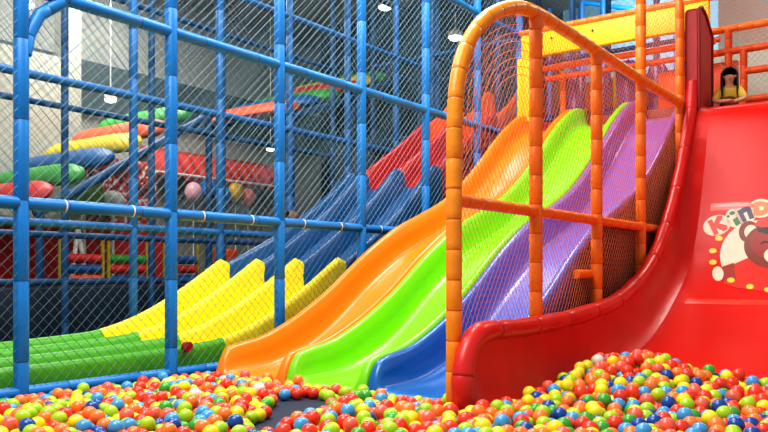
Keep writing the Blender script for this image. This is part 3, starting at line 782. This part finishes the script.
# canopy with bright figures
t = thing('red_canopy', 'pleated red canopy hanging on the far wall beyond the climbing frames', 'canopy', (-13.9, 13, 3))
rows = []
for i in range(61):
    y = 10.6 + 4.0 * i / 60; sc_ = abs(math.sin(i * math.pi / 5))
    rows.append([(-14.4, y, 3.75), (-13.9 + .05 * math.cos(i * 1.2), y, 3.55), (-13.6, y, 3.1 - .1 * sc_)])
m = MB(); m.grid(rows); o = m.build('cloth', mat('canopy_red', (226, 70, 56), .7), t); o.modifiers.new('s', 'SOLIDIFY').thickness = .03
m = MB(); m.tube([(-13.6, 10.6, 3.12), (-13.6, 14.6, 3.12)], .03, 10); m.build('pole', M_WHITE, t)
for k, (y, c, lb) in enumerate(((11.5, (236, 170, 180), 'pink balloon below the left end of the red canopy'), (11.95, (30, 110, 200), 'blue balloon below the red canopy'), (12.35, (60, 140, 220), 'sky blue balloon below the red canopy, beside the yellow one'), (12.75, (245, 190, 40), 'yellow balloon below the red canopy'), (13.15, (240, 120, 90), 'coral balloon below the red canopy, beside the yellow one'))):
    th = thing('balloon', lb, 'balloon', (-13.5, y, 2.4)); m = MB(); m.sphere((-13.5, y, 2.75 + .1 * (k % 2)), .19, sc=(1, 1, 1.2)); m.build('balloon_skin', mat('balloon_%d' % k, c, .3), th)
    m = MB(); m.tube([(-13.5, y, 2.55), (-13.5, y, 1.2), (-13.5, y, 0)], .012, 8); m.build('string', M_WHITE, th)
# mangle roller racks
for k, (y, cols, lb) in enumerate(((7.15, ('ramp_red', 'ramp_blue', 'ramp_orange'), 'rack of red, blue and orange foam rollers nearest the front post'), (8.0, ('ramp_green', 'ramp_red', 'ramp_blue'), 'rack of green, red and blue foam rollers behind the low barrier'), (9.1, ('ramp_blue', 'ramp_red', 'ramp_blue'), 'rack with one red roller between blue ones'))):
    th = thing('roller_rack', lb, 'roller rack', (-11, y, 0))
    for j, cn in enumerate(cols):
        z = 1.21 - .165 * j; m = MB(); m.tube([(-11, y - .34, z), (-11, y - .3, z), (-11, y + .3, z), (-11, y + .34, z)], lambda q: .075 if .05 < q < .95 else .04, 14, seam=.2)
        m.build('roller', MATS[cn], th)
    for yy in (y - .37, y + .37):
        m = MB(); m.tube([(-11, yy, 0), (-11, yy, 1.5)], .03, 10); m.build('leg', M_OLIVE, th)
th = thing('folding_stand', 'white A-shaped stand behind the roller racks', 'stand', (-11.5, 7.5, 0))
for yy in (7.2, 7.7):
    m = MB(); m.tube([(-11.5, yy, 0), (-11.5, 7.4, 1.75)], .035, 8); m.build('leg', M_WHITE, th)
th = thing('notice_board', 'small orange board on two legs behind the low navy barrier', 'board', (-10.85, 10, 0))
m = MB(); m.box((-10.9, 9.75, .95), (-10.8, 10.25, 1.42), bev=.02); m.build('panel', M_ORR, th)
for yy in (9.82, 10.18):
    m = MB(); m.tube([(-10.85, yy, 0), (-10.85, yy, 1.0)], .025, 8); m.build('leg', M_BLUE3, th)
m = MB(); m.box((-13.25, 5.0, 1.86), (-13.05, 8.6, 1.96)); tag(m.build('white_shelf', M_WHITE), 'narrow white ledge above the red wall', 'ledge')

# ------------------------------------------------------------------ ball pit
BR = .0475
m = MB(); m.box((-5.7, 1.2, 0), (2.2, 7.6, .004)); o = m.build('pit_mat', mat('pit_navy_mat', (26, 38, 62), .55, var=.1)); tag(o, 'dark navy mat on the floor of the ball pit', 'mat')
def target_h(x, y):
    # height of the ball surface
    d = -.587 * x + .81 * y; cx = .81 * x + .587 * y; px = 384 + 785 * cx / max(d, .1)
    h = .115 + .03 * noise.noise(Vector((x * 1.3, y * 1.3, 0)))
    if x > -2.5:                       # inside the red slide
        h = .16 + .03 * noise.noise(Vector((x * 2, y * 2, 5)))
        hx = math.exp(-((x + 2.0) / .75) ** 2); h += .17 * hx * min(1, max(0, (y - 4.9) / 1.2))
        lim = 6.95 + .12 * math.sin(x * 5) - .25 * max(0, x + 1.6)
        bedz = interp(bs, y)
        if y > lim - .5: h -= (h - bedz) * min(1, (y - lim + .5) / .5)
        return h
    if x < -2.6 and x > -3.9 : h += .06 * math.exp(-((y - 4.3) / .5) ** 2)
    if x < -5.0: h = min(h, .10)
    if y > 4.2: h = min(h, .105)
    # bare patches of mat
    for (qx, qy, ra, rb) in ((-3.74, 4.14, .22, .46), (-3.52, 3.62, .12, .42), (-3.95, 4.5, .3, .14)):
        a = ((x - qx) * .81 + (y - qy) * .587) / ra; c = (-(x - qx) * .587 + (y - qy) * .81) / rb
        e = math.hypot(a, c)
        if e < 1: return 0
        if e < 1.5: h = min(h, .10)
    return h
def allowed(x, y):
    if x < -5.58 or x > 1.6 or y < 2.0 or y > 7.2: return False
    d = -.587 * x + .81 * y; cx = .81 * x + .587 * y
    if d < 3.75: return False
    px = 384 + 785 * cx / d
    if px < -90 or px > 860: return False
    if x < -2.78 - .03 and y > 4.93 - BR - .07 * (x > -4.3): 
        return False
    if -2.90 < x < -2.4 and y > 4.56 - BR - .05: return False
    return True
grid = {}
C = .1
balls = []
def near(x, y):
    i, j = int(x // C), int(y // C); out = []
    for a in (i-1, i, i+1):
        for c in (j-1, j, j+1):
            g = grid.get((a, c))
            if g: out += g
    return out
D2 = (2 * BR) ** 2
def rest(x, y):
    z = BR + (interp(bs, y) if x > -2.5 else 0)
    for bx, by, bz in near(x, y):
        e = (bx-x)**2 + (by-y)**2
        if e < D2:
            q = bz + math.sqrt(D2 - e)
            if q > z: z = q
    return z
tries = 0
while tries < 30000:
    tries += 1
    x = R.uniform(-5.58, 1.6); y = R.uniform(2.0, 7.2)
    if not allowed(x, y): continue
    if target_h(x, y) < .05: continue
    z = rest(x, y); st = .03
    for k in range(14):
        best = (z, x, y)
        a0 = R.random() * 6.28
        for q in range(5):
            a = a0 + q * 1.2566; xx, yy = x + st * math.cos(a), y + st * math.sin(a)
            if not allowed(xx, yy): continue
            zz = rest(xx, yy)
            if zz < best[0] - 1e-5: best = (zz, xx, yy)
        if best[0] < z - 1e-5: z, x, y = best
        else:
            st *= .6
            if st < .003: break
    if z + BR > target_h(x, y) + .04: continue
    if target_h(x, y) < .05 : continue
    balls.append((x, y, z)); grid.setdefault((int(x // C), int(y // C)), []).append((x, y, z))
PAL = [('red', (238, 62, 34), 22), ('orange', (250, 128, 48), 20), ('yellow', (246, 226, 26), 14), ('lime green', (172, 216, 24), 17), ('green', (66, 168, 52), 6),
       ('light blue', (70, 158, 216), 13), ('dark blue', (6, 74, 158), 6), ('coral', (244, 104, 78), 9), ('white', (240, 232, 222), 1)]
BM = [mat('ball_' + n.replace(' ', '_'), c, .28, coat=.2, var=.03, sub=.12) for n, c, w in PAL]
def view(p):
    x, y, z = p; d = -.587 * x + .81 * y; cx = .81 * x + .587 * y
    return 384 + 785 * cx / d, 272 - (z - 1.0) * 785 / d, d
info = []
for p in balls:
    px, py, d = view(p)
    x, y, z = p
    cover = sum(1 for q in near(x, y) if q[2] > z + .02 and (q[0]-x)**2 + (q[1]-y)**2 < .07**2)
    vis = (2 < px < 766 and py < 430 and cover == 0)
    k = R.choices(range(len(PAL)), [w for _, _, w in PAL])[0]
    info.append((0 if vis else 1, d, p, k, px))
# a few neighbours take the same colour, as in the photograph
info.sort(key=lambda q: (q[0], q[1]))
front = info[:300]; restb = info[300:]
bm0 = {}
def region(px):
    if px < 170: return 'near the blue net fence', 'balls near the blue net fence'
    if px < 330: return 'in front of the orange slide', 'balls in front of the orange slide'
    if px < 455: return 'in front of the green and blue slides', 'balls in front of the green and blue slides'
    if px < 610: return 'heaped by the padded lip of the red slide', 'balls by the red slide lip'
    return 'piled before the bed of the red slide', 'balls before the red slide bed'
for i in range(len(PAL)):
    m = MB(); m.sphere((0, 0, 0), BR, seg=24, ring=16)
    me_o = m.build('pit_ball', BM[i]); bm0[i] = me_o.data; bpy.data.objects.remove(me_o)
for v_, d, p, k, px in front:
    o = bpy.data.objects.new('pit_ball', bm0[k]); COL.objects.link(o); o.location = p
    rg, gr = region(px); n = PAL[k][0]
    tag(o, 'shiny %s plastic ball %s' % (n, rg), 'ball', '%s %s' % (n, gr))
m = MB()
for v_, d, p, k, px in restb:
    m.sphere(p, BR, k, seg=16, ring=10)
o = m.build('pit_balls', BM); tag(o, 'mass of many coloured plastic balls filling the pit farther back', 'balls', kind='stuff')
print('BALLS', len(balls))

# ------------------------------------------------------------------ light and camera
def area(name, loc, target, size, power, col=(1, 1, 1), sy=None):
    l = bpy.data.lights.new(name, 'AREA'); l.energy = power; l.color = col; l.shape = 'RECTANGLE'; l.size = size; l.size_y = sy or size
    o = bpy.data.objects.new(name, l); COL.objects.link(o); o.location = loc
    o.rotation_euler = (Vector(target) - Vector(loc)).to_track_quat('-Z', 'Y').to_euler()
area('front_ceiling_lamp', (-3.8, 1.4, 6.6), (-3.2, 6, 0), 3.0, 400, (1, .98, .95), 4)
area('pit_lamp', (-4.2, 6.4, 6.9), (-4.0, 6.4, 0), 2.2, 250, (1, .99, .96))
area('slide_lamp', (-4.6, 9.4, 6.9), (-4.4, 9.4, 0), 1.6, 150, (1, .98, .94))
area('rainbow_lamp', (-7.2, 5.0, 6.8), (-7.2, 6.0, 0), 2, 200, (.96, .99, 1))
area('hall_lamp', (-12.0, 8.6, 6.9), (-12, 9.0, 0), 2.5, 330, (1, .99, .95))
area('platform_lamp', (-1.0, 12.4, 6.9), (-1.2, 12.8, 0), 1.6, 110, (1, .93, .86))
area('tower_lamp', (-7.2, 11.2, 6.9), (-7, 11, 0), 1.5, 70, (.85, .93, 1))
area('rear_wall_fill', (-5.2, 15.6, 7.0), (-5.4, 17.6, 5.6), 1.6, 220, (.9, .96, 1))  # added fill light with no visible fitting, brightens the pale rear wall
w = bpy.data.worlds.new('w'); SC.world = w; w.use_nodes = True
bg = w.node_tree.nodes['Background']; bg.inputs[0].default_value = (.92, .96, 1, 1); bg.inputs[1].default_value = .5
cam = bpy.data.cameras.new('camera'); co = bpy.data.objects.new('camera', cam); COL.objects.link(co)
co.location = cam_loc; co.rotation_euler = (math.radians(90), 0, ANG); cam.sensor_width = 36; cam.lens = F / 768 * 36; cam.shift_y = 56 / 768
SC.camera = co
SC.view_settings.view_transform = 'Standard'; SC.view_settings.look = 'Medium High Contrast'; SC.view_settings.exposure = 0
